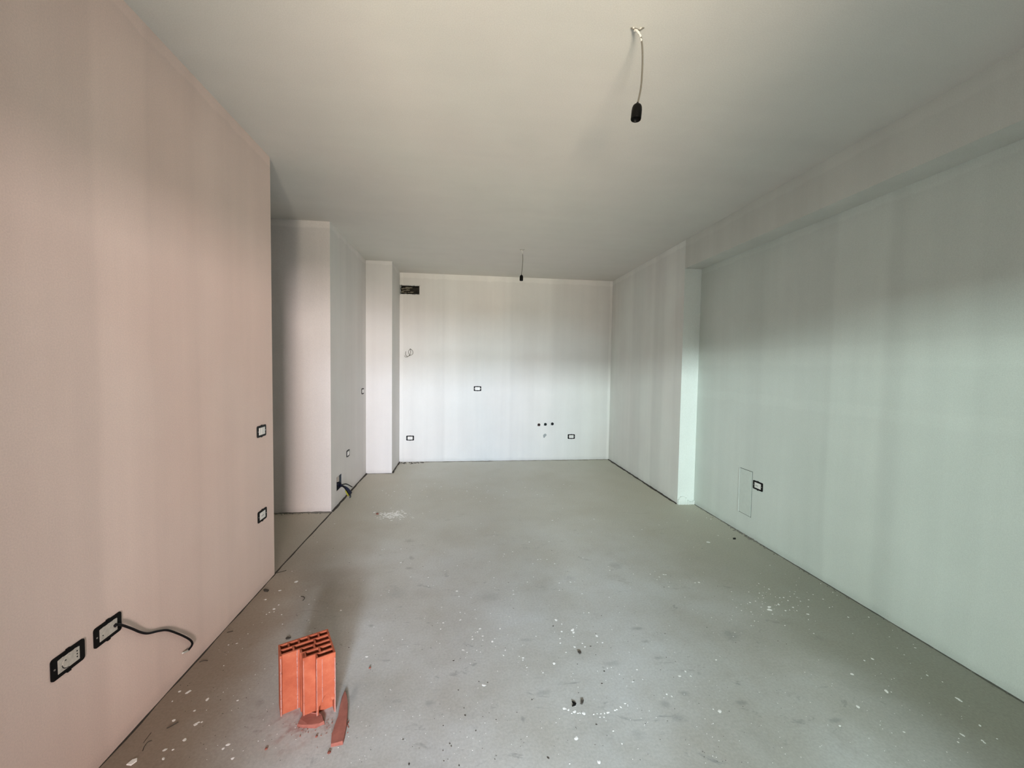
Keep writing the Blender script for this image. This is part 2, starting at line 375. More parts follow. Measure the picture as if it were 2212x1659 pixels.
# ------------------------------------------------------------------ sockets and switches
def rrect(wd, ht, r, n=4):
    out = []
    for cx, cy, a0 in ((wd/2-r, ht/2-r, 0), (-wd/2+r, ht/2-r, 90), (-wd/2+r, -ht/2+r, 180), (wd/2-r, -ht/2+r, 270)):
        for k in range(n+1):
            a = math.radians(a0+90*k/n); out.append((cx+r*math.cos(a), cy+r*math.sin(a)))
    return out
def ring(bm, outer, inner, z0, z1):
    n = len(outer); V = {}
    for nm, P in (('o', outer), ('i', inner)):
        for zz in (z0, z1): V[nm, zz] = [bm.verts.new((p[0], p[1], zz)) for p in P]
    for i in range(n):
        j = (i+1) % n
        bm.faces.new((V['o', z1][i], V['o', z1][j], V['i', z1][j], V['i', z1][i]))
        bm.faces.new((V['o', z0][i], V['o', z0][j], V['o', z1][j], V['o', z1][i]))
        bm.faces.new((V['i', z0][j], V['i', z0][i], V['i', z1][i], V['i', z1][j]))
def wallbasis(side):
    # local x = right along the wall as seen from the room, local y = up, local z = out of the wall
    X, Z = {'left': ((0, 1, 0), (1, 0, 0)), 'right': ((0, -1, 0), (-1, 0, 0)), 'far': ((1, 0, 0), (0, -1, 0))}[side]
    X = Vector(X); Z = Vector(Z); Y = Z.cross(X)
    return Matrix((X, Y, Z)).transposed().to_euler()
def disc(bm, cx, cy, r, z0, z1, n=12, sy=1):
    prism(bm, [(cx+r*math.cos(2*PI*k/n), cy+r*sy*math.sin(2*PI*k/n)) for k in range(n)], z0, z1)
def outlet(name, label, cat, side, loc, style, group=None, W=.109, Hh=.070):
    loc = Vector(loc)
    t = thing(name, label, cat, loc, wallbasis(side), group)
    bm = bmesh.new()
    ring(bm, rrect(W, Hh, .009), rrect(.069, .043, .003), 0, .0035)
    for s in (1, -1): box(bm, (-.006, s*Hh/2-.003, 0), (.006, s*Hh/2+.003, .005))
    obj('frame', bm, M_black, t)
    bm = bmesh.new()
    bm.free()
    for s in ((-1,) if style in ('smudged', 'cable') else (1, -1)):
        bm = bmesh.new(); disc(bm, s*.045, 0, .0028, .003, .0046, 10); obj('screw', bm, M_screw, t)
    bm = bmesh.new(); box(bm, (-.0365, -.0235, -.0), (.0365, .0235, .001)); obj('back_box', bm, M_dark, t)
    if style == 'switch':
        for i in range(3):
            bm = bmesh.new(); x = -.0235+i*.0235
            box(bm, (x-.0112, -.022, .001), (x+.0112, .022, .0055)); 
            box(bm, (x-.0095, -.020, .0055), (x+.0095, .020, .0085 if i == 1 else .007))
            obj('rocker', bm, M_white, t)
    elif style == 'socket':
        bm = bmesh.new(); box(bm, (-.035, -.022, .001), (.035, .022, .004)); m = obj('module', bm, M_white, t)
        bm = bmesh.new(); disc(bm, -.006, 0, .0165, .004, .0062, 20); obj('socket_well', bm, M_white, m)
        bm = bmesh.new()
        for dx in (-.0155, .0035): disc(bm, dx, 0, .003, .0062, .0066, 8)
        disc(bm, -.006, 0, .0022, .0062, .0066, 8)
        obj('contact_holes', bm, M_dark, m, kind='stuff')
    elif style == 'blank':
        bm = bmesh.new(); box(bm, (-.035, -.022, .001), (.035, .022, .0045)); m = obj('blank_module', bm, M_white, t)
        bm = bmesh.new(); box(bm, (-.016, -.002, .0045), (.010, .001, .0049)); obj('slot', bm, M_grey, m)
    elif style == 'smudged':
        bm = bmesh.new(); prism(bm, [(-.035, -.022), (.035, -.022), (.035, .020), (.02, .0225), (.012, .020), (.0, .0225), (-.01, .0205), (-.02, .023), (-.035, .021)], .001, .0045, 0)
        m = obj('module', bm, M_beige, t)
        bm = bmesh.new(); disc(bm, -.004, -.001, .0175, .0045, .0058, 22); obj('socket_well', bm, M_beige, m)
        bm = bmesh.new()
        for k in (-1, 0, 1): disc(bm, .0265, k*.0095, .0021, .0045, .005, 8, 1.3)
        disc(bm, -.0125, .0075, .003, .0058, .0062, 8, .7)
        for k in range(7):
            a = math.radians(190+k*14); disc(bm, -.004+.0185*math.cos(a), -.001+.0185*math.sin(a), .0022, .0045, .0049, 6)
        obj('contact_holes', bm, M_dark, m, kind='stuff')
    elif style == 'cable':
        bm = bmesh.new(); prism(bm, [(-.035, -.022), (.035, -.022), (.035, .020), (.022, .0225), (.012, .020), (.0, .0225), (-.01, .020), (-.02, .0225), (-.035, .020)], .001, .0045, 0)
        m = obj('blank_module', bm, M_beige, t)
        bm = bmesh.new(); disc(bm, -.023, -.006, .0022, .0045, .005, 8); obj('screw_hole', bm, M_dark, m); bm = bmesh.new(); disc(bm, .027, .001, .004, .0045, .0052, 10); obj('cable_hole', bm, M_dark, m)
    return t
L_ = lambda u, v: at(u, v, 'x', XL+.0005)
B_ = lambda u, v: at(u, v, 'y', YB-.0005)
R_ = lambda u, v: at(u, v, 'x', XN-.0005)
outlet('power_socket', 'black-framed paint-smudged power socket low on the near left wall, left of the cable outlet', 'socket', 'left', L_(146, 1425), 'smudged')
outlet('cable_outlet', 'black-framed blank outlet on the left wall with a black cable coming out', 'outlet', 'left', L_(232, 1360), 'cable')
outlet('light_switch', 'black-framed white light switch at the far end of the near left wall', 'switch', 'left', L_(564.3, 931), 'switch')
outlet('power_socket', 'black-framed white round socket on the left wall, below the light switch', 'socket', 'left', L_(566, 1112.5), 'socket')
outlet('light_switch', 'small black-framed switch at chest height on the recessed left wall beside the pillar', 'switch', 'left', L_(783.2, 845), 'switch')
outlet('power_socket', 'small black-framed white outlet low on the recessed left wall above the open cable box', 'socket', 'left', L_(751.5, 979), 'switch')
outlet('power_socket', 'highest black-framed socket on the far wall, at chest height', 'socket', 'far', B_(1031.5, 839.5), 'socket')
outlet('power_socket', 'black-framed blank socket low on the far wall, beside the pillar', 'socket', 'far', B_(886, 946.3), 'blank')
outlet('power_socket', 'black-framed blank socket low on the far wall, right of the pipe stubs', 'socket', 'far', B_(1234, 943), 'blank')
outlet('power_socket', 'black-framed socket low on the right wall beside the access cover', 'socket', 'right', R_(1637.5, 1049.5), 'socket')

# black cable out of the outlet on the left wall
def Lo(u, v, off): return at(u, v, 'x', XL+off)
t = thing('loose_cable', 'black cable curving down from the left wall outlet with a white stripped tip', 'cable', L_(250, 1350))
cpts = [Lo(248.5, 1353, .004), Lo(250, 1350, .010), Lo(262, 1350, .013), Lo(285, 1358, .011), Lo(303, 1365.5, .009), Lo(320, 1368, .008), Lo(343, 1363, .008), Lo(362, 1361.5, .009), Lo(385, 1369, .011), Lo(405, 1378.5, .012), Lo(414, 1386, .012), Lo(414.5, 1394, .011), Lo(406, 1405.5, .009)]
o0 = t.location.copy()
bm = bmesh.new(); tube(bm, [p-o0 for p in cpts], .0043, 12, 8); obj('sheath', bm, M_cable, t, smooth=True)
bm = bmesh.new(); tube(bm, [Lo(406.5, 1405, .009)-o0, Lo(401, 1408, .009)-o0, Lo(394, 1411, .008)-o0], .0038, 8, 4); obj('stripped_tip', bm, M_cordw, t, smooth=True)

# ------------------------------------------------------------------ open junction box with cables
bc = Vector((XL, (jb[0]+jb[1])/2, (jz[0]+jz[1])/2))
t = thing('junction_box', 'open rectangular cable box with bundle of dark wires on the recessed left wall', 'junction box', bc)
hw = (jb[1]-jb[0])/2; hh = (jz[1]-jz[0])/2
bm = bmesh.new(); dpt = .06; w_ = .003
box(bm, (-dpt, -hw+.001, -hh+.001), (-dpt+w_, hw-.001, hh-.001))
box(bm, (-dpt, -hw+.001, -hh+.001), (-.002, -hw+w_, hh-.001)); box(bm, (-dpt, hw-w_, -hh+.001), (-.002, hw-.001, hh-.001))
box(bm, (-dpt, -hw+w_, -hh+.001), (-.002, hw-w_, -hh+w_)); box(bm, (-dpt, -hw+w_, hh-w_), (-.002, hw-w_, hh-.001))
obj('box', bm, plain('dark_blue_box', (.02, .03, .04), .6), t)
rnd = random.Random(4)
bm = bmesh.new(); box(bm, (-.045, hw*.35, -hh*.1), (-.02, hw*.85, hh*.9)); obj('connector_block', bm, M_beige, t)
def C_(u, v, off): return at(u, v, 'x', XL+off)-bc
ends = [((761, 1052), .10, M_cable, 'black'), ((757, 1068), .085, M_blue, 'blue'), ((758, 1066), .075, M_cable, 'black'), ((759, 1064), .095, M_blue, 'blue'), ((756, 1070), .07, M_cable, 'black')]
mids = [(748, 1045.5), (748, 1055), (747, 1056), (750, 1054), (744, 1053)]
for i, ((e, off, mt, nm), md) in enumerate(zip(ends, mids)):
    bm = bmesh.new()
    p = [Vector((-.03, hw*.2-.01*i, -hh*.2)), Vector((-.005, hw*.3-.008*i, -hh*.3-.006*i)), C_(738, 1047+i*.8, .03), C_(md[0], md[1], off*.8), C_(e[0], e[1], off)]
    tube(bm, p, .0075 if i else .0048, 8, 6); obj('wire', bm, mt, t, smooth=True)
bm = bmesh.new(); tube(bm, [C_(747, 1060, .045), C_(750, 1066, .05), C_(752.5, 1070.5, .05)], .0085, 8, 5); obj('earth_wire', bm, M_yellow, t, smooth=True)
bm = bmesh.new()
for k in range(4): tube(bm, [C_(755+k*.8, 1068, .07), C_(755.5+k*1.0, 1075, .062), C_(756+k*1.2, 1081-k, .055)], .003, 6, 4)
obj('wire_ends', bm, M_copper, t, kind='stuff', smooth=True)

# ------------------------------------------------------------------ duct hole in the far wall
hc = Vector(((hA.x+hB.x)/2, YB, (hz0+hz1)/2)); hx = (hB.x-hA.x-.004)/2; hzz = (hz1-hz0)/2
t = thing('duct_hole', 'rough dark rectangular duct hole knocked in the far wall beside the pillar top', 'hole', hc)
bm = bmesh.new(); box(bm, (-hx+.003, .12, -hzz+.002), (hx+.001, .13, hzz-.002)); box(bm, (-hx+.003, .0, -hzz+.002), (-hx+.012, .12, hzz-.002))
box(bm, (hx-.009, .0, -hzz+.002), (hx+.001, .12, hzz-.002)); box(bm, (-hx+.012, .0, -hzz+.002), (hx-.009, .12, -hzz+.008)); box(bm, (-hx+.012, .0, hzz-.008), (hx-.009, .12, hzz-.002))
obj('cavity', bm, M_cavity, t)
rnd = random.Random(11); bm = bmesh.new()
def lump(bm, c, s, rnd, sq=(1, 1, 1)):
    r = bmesh.ops.create_icosphere(bm, subdivisions=1, radius=s)
    for v in r['verts']:
        k = rnd.uniform(.7, 1.25); v.co = Vector((v.co.x*sq[0]*k, v.co.y*sq[1]*k, v.co.z*sq[2]*k)) + Vector(c)
for k in range(26):
    x = rnd.uniform(-hx+.02, hx*.2); z = rnd.choice((-1, 0, 1))*hzz*rnd.uniform(.3, .8)
    lump(bm, (x, rnd.uniform(.01, .06), z), rnd.uniform(.006, .014), rnd, (2.2, 1, .6))
obj('broken_mortar', bm, plain('light_rubble', (.33, .30, .23), .95, 60, .5), t, kind='stuff')
bm = bmesh.new()
for k in range(34):
    a = k/33; side = k % 3
    if side == 0: c = (-hx+2*hx*a, -.001, hzz+rnd.uniform(-.003, .006))
    elif side == 1: c = (-hx+2*hx*a, -.001, -hzz+rnd.uniform(-.006, .003))
    else: c = (-hx+.006+rnd.uniform(-.004, .01), -.001, -hzz+2*hzz*a)
    lump(bm, c, rnd.uniform(.004, .009), rnd, (1.8, .5, .7))
obj('chipped_edge', bm, M_grey, t, kind='stuff')

# ------------------------------------------------------------------ wire coil on the far wall
t0 = B_(884, 760)
t = thing('wire_coil', 'small loose coil of thin dark wire sticking out of the far wall', 'wire', t0)
def W_(u, v, off): return at(u, v, 'y', YB-off)-t0
bm = bmesh.new()
cx, cy = 887.5, 761
loop = [W_(cx+5*math.sin(a)-(0 if math.cos(a) < 0 else .4), cy-6*math.cos(a), .02+.008*math.sin(a*.5)) for a in [2*PI*k/14 for k in range(15)]]
tube(bm, [W_(886, 754, -.002)] + loop + [W_(885.5, 768, .02)], .0028, 8, 4)
obj('loop', bm, M_cordg, t, smooth=True)
bm = bmesh.new()
tube(bm, [W_(885, 768, .02), W_(881, 770, .025), W_(878, 769, .025), W_(876, 765, .03), W_(876.5, 759, .035)], .0028, 8, 5)
obj('wire_tail', bm, M_cordg, t, smooth=True); bm = bmesh.new()
tube(bm, [W_(884, 768, .02), W_(880, 771, .03), W_(876, 771.5, .03), W_(873.5, 768, .04)], .0022, 8, 5)
obj('wire_tail', bm, M_cordg, t, smooth=True)
bm = bmesh.new(); lump(bm, W_(886.5, 754, .004), .009, rnd, (1.2, .6, .7)); obj('knot', bm, M_dark, t); bm = bmesh.new(); lump(bm, W_(885, 768, .02), .008, rnd, (1.3, .8, .7)); obj('knot', bm, M_dark, t)

# ------------------------------------------------------------------ pipe stubs
for (u, v, mt, lab) in ((1164, 917.5, plain('rusty_cap', (.10, .045, .035), .8), 'left one of three capped water pipe stubs on the far wall, brownish'),
                        (1178, 916.5, plain('green_cap', (.03, .055, .05), .8), 'middle one of three capped water pipe stubs on the far wall, dark green'),
                        (1193, 915.5, plain('dark_cap', (.02, .025, .03), .8), 'right one of three capped water pipe stubs on the far wall, near black')):
    t = thing('pipe_stub', lab, 'pipe', B_(u, v), wallbasis('far'), 'water pipe stubs')
    bm = bmesh.new(); n = 18
    ring(bm, [(.021*math.cos(2*PI*k/n), .021*math.sin(2*PI*k/n)) for k in range(n)], [(.015*math.cos(2*PI*k/n), .015*math.sin(2*PI*k/n)) for k in range(n)], 0, .012)
    obj('collar', bm, mt, t)
    bm = bmesh.new(); disc(bm, 0, 0, .0155, 0, .004, 18); obj('plug', bm, M_dark, t)
    bm = bmesh.new(); box(bm, (-.024, -.020, 0), (-.008, -.012, .010)); obj('plaster_crumb', bm, M_grey, t)
p = B_(1177, 940.5)
bm = bmesh.new(); prism(bm, [(-.022, -.03), (-.008, -.036), (.012, -.012), (.025, -.004), (.022, .014), (.010, .026), (-.008, .022), (-.026, .004)], 0, .004, .002, Matrix.Translation((0, 0, 0)))
o = obj('mortar_patch', bm, M_grey, label='grey mortar patch on the far wall below the three pipe stubs', cat='patch')
o.location = p; o.rotation_euler = wallbasis('far')

# ------------------------------------------------------------------ access cover on the right wall
c4 = [R_(1600, 1010), R_(1627, 1019.5), R_(1621, 1118), R_(1594, 1103)]
pc = sum(c4, Vector())/4
t = thing('access_cover', 'tall flush access cover with thin dark outline low on the right wall', 'access cover', pc, wallbasis('right'))
Mi = (Matrix.Translation(pc) @ wallbasis('right').to_matrix().to_4x4()).inverted()
q = [Mi @ v for v in c4]
x0 = min(a.x for a in q); x1 = max(a.x for a in q); z0 = min(a.y for a in q); z1 = max(a.y for a in q)
x0 = (q[0].x+q[3].x)/2; x1 = (q[1].x+q[2].x)/2; z1 = (q[0].y+q[1].y)/2; z0 = (q[2].y+q[3].y)/2
bm = bmesh.new(); box(bm, (x0, z0, -.0003), (x1, z1, .0008)); obj('shadow_gap', bm, plain('gap_grey', (.10, .11, .10), .9), t)
bm = bmesh.new(); box(bm, (x0+.006, z0+.005, .0008), (x1-.0035, z1-.004, .004)); obj('panel', bm, plain('cover_paint', (.62, .67, .63), .85, 30, .08), t)
bm = bmesh.new(); box(bm, (x0-.004, z0, 0), (x0+.003, z1, .006)); obj('raised_edge', bm, M_step, t)

# ------------------------------------------------------------------ hanging lampholders
def pendant(label, ceil_uv, pts, scale=1.0):
    top = at(*ceil_uv, 'z', H); d = top.y
    t = thing('pendant_lampholder', label, 'lampholder', top)
    P = [at(u, v, 'y', d+off)-top for u, v, off in pts]
    k = max(2, int(len(P)*.34))
    bm = bmesh.new(); tube(bm, P, .0034, 8, 6); obj('cord', bm, M_cordg, t, smooth=True)
    bm = bmesh.new(); tube(bm, P[:k+1], lambda s: .0052*(1-.45*s)+.0006*math.sin(s*30), 10, 6); obj('painted_cord_end', bm, M_cordw, t, smooth=True)
    base = P[-1]; tilt = (P[-2]-P[-1]).normalized()
    bm = bmesh.new(); R = Matrix.Translation(base) @ Vector((0, 0, 1)).rotation_difference(Vector((tilt.x*.35, tilt.y*.3, tilt.z)).normalized()).to_matrix().to_4x4()
    s = scale
    lathe(bm, [(.012, -.050*s), (.0165, -.060*s), (.0185, -.063*s), (.0196, -.060*s), (.0196, -.026*s), (.0188, -.022*s), (.0185, -.016*s), (.0155, -.008*s), (.0095, -.0025*s), (.005, -.0005), (.004, .004), (.0029, .004)], 28, R)
    obj('lampholder', bm, M_blackm, t, smooth=True)
    bm = bmesh.new()
    tube(bm, [Vector((.0, 0, .0)), Vector((.010, -.004, -.007)), Vector((.022, -.008, -.002)), Vector((.028, -.006, .002))], .0022, 8, 4)
    obj('ceiling_hook', bm, M_cordg, t, smooth=True); bm = bmesh.new()
    tube(bm, [Vector((-.002, 0, .002)), Vector((-.012, -.004, -.006)), Vector((-.020, -.003, -.004)), Vector((-.022, 0, .002))], .0022, 8, 4)
    obj('ceiling_hook', bm, M_cordg, t, smooth=True)
    bm = bmesh.new(); lump(bm, (.014, -.004, -.002), .005, rnd); lump(bm, (-.014, -.004, -.003), .004, rnd)
    obj('plaster_dab', bm, M_cordw, t, kind='stuff')
    return t
pendant('near black bulb holder hanging on a paint-splashed grey cord from the ceiling', (1375, 62),
        [(1371, 66, 0), (1376, 67, -.01), (1383, 77, -.012), (1386.5, 92, -.01), (1388, 118, -.008), (1387.5, 150, -.005), (1385, 185, -.003), (1381, 208, 0), (1377, 224, 0)], .97)
pendant('far black bulb holder hanging on a short cord from the ceiling before the far wall', (1127.5, 539),
        [(1127.5, 540, 0), (1128, 545, 0), (1129, 550, 0), (1129.5, 560, 0), (1129, 570, 0), (1128, 580, 0), (1127, 588, 0), (1126.5, 594, 0)])

# ------------------------------------------------------------------ broken hollow brick
def brick_mat():
    N = NT('terracotta')
    c = N.ramp(N.noise(14, 5, rough=.6), [(.3, (.30, .070, .034)), (.5, (.37, .092, .045)), (.7, (.43, .125, .065))])
    sp = N.sstep(N.noise(130, 3), .66, .72); c = N.mix(N.math('MULTIPLY', sp, .45), c, (.40, .12, .07))
    pale = N.sstep(N.noise(28, 4), .66, .80); c = N.mix(N.math('MULTIPLY', pale, .35), c, (.66, .38, .28))
    return N.finish(c, .88, N.noise(120, 4), .0012, .5, .2)
M_brick = brick_mat()
M_edge = plain('pale_broken_edge', (.40, .20, .165), .95, 90, .3)
bo = at(560+200/4.892, 1320+360/4.892, 'z', .245); bo.z = 0
ang = math.atan2(.458, .889)
t = thing('hollow_brick', 'broken orange hollow clay block standing upright on the grey floor', 'brick', bo, (0, 0, ang))
HB = .245; Wd = .188; rp = .033; tk = .0065
rb = random.Random(5)
def web(bm, u0, u1, v0, v1, zt=HB, zb=0, slope=0):
    """a clay web in block coordinates: u to the right, v to the front (-y)"""
    vs, fs = box(bm, (u0, -v1, zb), (u1, -v0, zt))
    for v in vs: v.co += Vector((rb.uniform(-.0004, .0004), rb.uniform(-.0004, .0004), rb.uniform(-.0012, .0008) if v.co.z > .1 else 0))
# webs parallel to the face
def webp(*a):
    bm = bmesh.new(); web(bm, *a); obj('web', bm, M_brick, t)
webp(0, Wd, 0, tk); webp(0, Wd, rp, rp+tk); webp(0, Wd, 2*rp, 2*rp+tk); webp(.0735, Wd, 3*rp, 3*rp+tk)
# cross webs, staggered row by row
rows = [[.036, .073, .110, .148], [.050, .128], [.0735, .122], [.085, .137]]
for i, r in enumerate(rows):
    for u in r: webp(u-tk/2, u+tk/2, i*rp+tk, (i+1)*rp)
bm = bmesh.new()
web(bm, 0, tk, tk, 2*rp+.012); obj('side_wall', bm, M_brick, t); bm = bmesh.new(); web(bm, Wd-tk, Wd, tk, 5*rp+.004)
obj('side_wall', bm, M_brick, t)
# broken front faces
def panel(bm, pts, v0, v1):
    """pts = outline (u, z)"""
    a = [bm.verts.new((u, -v1, z)) for u, z in pts]; b = [bm.verts.new((u, -v0, z)) for u, z in pts]; n = len(pts)
    bm.faces.new(a); bm.faces.new(b[::-1])
    for i in range(n): bm.faces.new((a[(i+1) % n], a[i], b[i], b[(i+1) % n]))
bm = bmesh.new()
panel(bm, [(.0735, 0), (.122, 0), (.122, HB), (.0735, HB)], 4*rp, 4*rp+tk)
pass
obj('middle_face', bm, M_brick, t)
bm = bmesh.new()
panel(bm, [(.118, 0), (.124, 0), (.1265, .045), (.132, .05), (.142, .075), (.150, .085), (.163, .078), (.176, .050), (.182, .052), (.184, .0), (Wd, 0), (Wd, HB), (.118, HB)], 5*rp-.002, 5*rp+tk-.004)
obj('right_face', bm, M_brick, t)
bm = bmesh.new(); web(bm, .122, Wd-tk, 4*rp, 4*rp+tk); obj('web', bm, M_brick, t); bm = bmesh.new(); web(bm, .0735, .0735+tk, 3*rp, 4*rp); obj('web', bm, M_brick, t); bm = bmesh.new(); web(bm, .1185, .1245, 4*rp+tk, 5*rp); obj('inner_face', bm, M_brick, t)
# pale ragged stubs where webs snapped off
bm = bmesh.new()
def stub(u, v, zs, wd=.0055):
    wd *= .75
    zz = zs[0]
    while zz < zs[1]:
        h = rb.uniform(.004, .016); box(bm, (u-wd/2*rb.uniform(.3, 1.1), -(v+rb.uniform(.0002, .0035)), zz), (u+wd/2*rb.uniform(.7, 1), -v+.002, min(zz+h, zs[1]))); zz += h
stub(.061, 2*rp+tk, (0, HB)); stub(.1005, 4*rp+tk, (0, .0)); stub(.119, 5*rp+tk-.004, (0, HB-.004), .004); stub(.139, 5*rp+tk-.004, (.06, HB-.01), .003)
stub(Wd-.003, 5*rp+.006, (0, HB-.02), .006); stub(.0032, 2*rp+.012, (0, HB-.01), .006); stub(.0765, 4*rp+tk, (0, HB-.01), .003)
obj('snapped_edges', bm, M_edge, t, kind='stuff')
# shards lying in front
def shard(name, label, corners, h, mt, mt2, lift=0, tiltpt=None):
    P = [at(560+a/4.892, 1320+b/4.892, 'z', 0) for a, b in corners]; c = sum(P, Vector())/len(P)
    bm = bmesh.new(); lo = []; hi = []
    for i, p in enumerate(P):
        lo.append(bm.verts.new((p.x-c.x, p.y-c.y, 0.0))); hi.append(bm.verts.new(((p.x-c.x)*.96, (p.y-c.y)*.98, h*(1+.15*math.sin(i*2.1)))))
    n = len(P); f = bm.faces.new(hi); bm.faces.new(lo[::-1])
    for i in range(n): bm.faces.new((lo[i], lo[(i+1) % n], hi[(i+1) % n], hi[i]))
    bmesh.ops.bevel(bm, geom=[e for e in f.edges], offset=.0012, segments=1, affect='EDGES')
    bm.normal_update()
    for q in bm.faces: q.material_index = 0 if q.normal.z > .8 else 1
    bmesh.ops.recalc_face_normals(bm, faces=bm.faces)
    o = obj(name, bm, [mt, mt2], label=label, cat='brick shard'); o.location = (c.x, c.y, 0); return o
shard('brick_shard', 'short flat terracotta shard lying directly in front of the hollow brick', [(398, 1222), (430, 1170), (470, 1100), (500, 1108), (560, 1100), (640, 1102), (668, 1120), (690, 1195), (640, 1215), (600, 1240), (520, 1238), (450, 1235)][::-1], .012, M_brickd, M_brickc)
shard('brick_shard', 'long curved dagger-shaped terracotta shard lying right of the hollow brick', [(905, 862), (925, 905), (937, 985), (935, 1100), (922, 1245), (905, 1340), (885, 1412), (815, 1428), (755, 1438), (762, 1340), (785, 1265), (830, 1140), (850, 1040), (872, 930)][::-1], .012, M_brickd, M_brickc)
def chip(name, label, u, v, s, mt, cat='debris', sq=(1, 1, .5), seedv=0, group=None):
    bm = bmesh.new(); lump(bm, (0, 0, 0), s, random.Random(seedv+3), sq)
    zmin = min(q.co.z for q in bm.verts)
    for q in bm.verts: q.co.z -= zmin
    o = obj(name, bm, mt, label=label, cat=cat, group=group); p = at(u, v, 'z', 0); o.location = (p.x, p.y, 0); return o
chip('brick_chip', 'small round terracotta chip below the long shard', 711.5, 1627, .0075, M_brickc, seedv=1)
chip('brick_chip', 'tiny terracotta chip on the floor left of the brick shards', 575, 1619, .005, M_brickc, seedv=2)
chip('brick_chip', 'tiny terracotta chip on the floor right of the hollow brick', 799, 1444, .006, M_brickc, seedv=3)
chip('brick_chip', 'small terracotta crumb under the short shard', 684, 1592, .006, M_brickc, seedv=4)
chip('brick_chip', 'terracotta crumb between the pale dust patch and the left wall', 815, 1111, .014, M_brickc, seedv=5)
bm = bmesh.new(); rr = random.Random(21)
for k in range(110):
    q = at(560+rr.gauss(600, 150)/4.892, 1320+rr.gauss(1190, 75)/4.892, 'z', 0)
    if q.y > 1.60: continue
    lump(bm, (q.x, q.y, .001), rr.uniform(.0006, .0022), rr)
for k in range(14):
    q = at(560+rr.gauss(935, 8)/4.892, 1320+rr.uniform(1130, 1250)/4.892, 'z', 0); lump(bm, (q.x, q.y, .001), rr.uniform(.0012, .0028), rr)
obj('brick_crumbs', bm, M_brickc, label='fine terracotta crumbs scattered on the floor in front of the hollow brick', cat='debris', kind='stuff')

# ------------------------------------------------------------------ floor: paint drops, dirt, threads
def drop(bm, u, v, dpx, rnd, h=.0012, el=1):
    p = at(u, v, 'z', 0)
    if p.x > XN-.015 or p.x < XL+.01 or p.y > YB-.05: return
    if -.76 < p.x < -.45 and 1.6 < p.y < 1.80: return
    dep = (p-O).dot(fw); r = max(.0012, dep*dpx/F_PX/2)
    n = 9; ph = rnd.uniform(0, 6); st = rnd.uniform(1, 1.6); a0 = rnd.uniform(0, PI)
    pts = []
    for k in range(n):
        a = 2*PI*k/n; q = r*(1+rnd.uniform(-.22, .22)); x = q*math.cos(a)*st; y = q*math.sin(a)
        pts.append((p.x+x*math.cos(a0)-y*math.sin(a0), p.y+x*math.sin(a0)+y*math.cos(a0)))
    cx = sum(q[0] for q in pts)/n; cy = sum(q[1] for q in pts)/n
    ctr = bm.verts.new((cx, cy, h)); ring_ = [bm.verts.new((q[0], q[1], .0003)) for q in pts]
    for k in range(n): bm.faces.new((ctr, ring_[k], ring_[(k+1) % n]))
C2 = lambda x, y: (800+x/2.765, 1100+y/2.765); C3 = lambda x, y: (1500+x/2.9677, 1100+y/2.9677); C1 = lambda x, y: (x/2.4578, 1100+y/2.4578)
arc = [(1157,1190,22),(1183,1199,14),(1203,1219,10),(1219,1210,20),(1241,1218,10),(1252,1217,8),(1274,1220,20),(1333,1225,10),(1355,1222,8),(1377,1221,9),(1398,1219,9),(1419,1214,16),(1371,1242,8),(1395,1242,10),(1460,1200,14),(1472,1195,12),(1496,1182,12),(1521,1161,10),(1537,1169,9)]
d2 = [(679,1052,20),(1097,922,18),(912,888,12),(911,901,10),(935,946,8),(1031,976,10),(889,879,7),(1230,1368,22),(1365,1510,24),(1450,1324,12),(1503,1401,11),(1190,1520,9),(1567,1030,12),(1592,958,11),(1488,986,7),(1847,997,14),(1881,968,12),(1914,997,12),(2065,900,11),(2048,1195,10),(2087,1208,24),(1770,1105,14),(1800,1118,9),(1108,662,16),(1143,731,14),(1207,722,20),(1213,737,16),(1143,686,9),(1133,773,9),(1135,800,11),(1220,823,13),(1266,802,10),(1282,822,11),(1169,855,9),(1352,757,15),(1387,797,12),(1355,795,8),(655,714,13),(640,733,9),(628,738,7),(609,761,8),(610,777,11),(671,758,9),(672,782,8),(728,791,14),(743,773,8),(775,714,10),(806,842,8),(795,873,10),(552,841,10),(578,855,7),(436,679,9),(420,716,9),(536,616,9),(538,661,10),(517,489,14),(529,521,8),(855,508,8),(853,486,7),(829,642,6),(989,759,8),(1305,618,10),(1264,505,7),(1129,484,7),(1129,441,9),(1195,435,10),(938,435,8),(975,405,6),(738,409,7),(1000,301,7),(1017,299,6),(1101,325,8),(1270,291,8),(971,325,7),(850,254,7),(800,268,7),(182,319,12),(346,408,9),(240,405,7),(70,242,7),(183,237,7),(949,196,8),(1067,194,7),(1087,66,9),(1335,59,8),(2018,197,18),(1572,162,9),(1622,121,7),(1724,94,7),(2034,59,8),(2077,157,7),(1752,390,10),(1764,391,10),(1726,405,8),(1712,421,8),(1672,388,7),(1571,387,7),(1430,365,9),(1783,464,8),(1940,440,9),(1963,437,14),(1426,526,7),(712,313,7),(795,281,6),(520,337,6),(560,842,6),(635,843,6),(658,853,6),(192,778,8)]
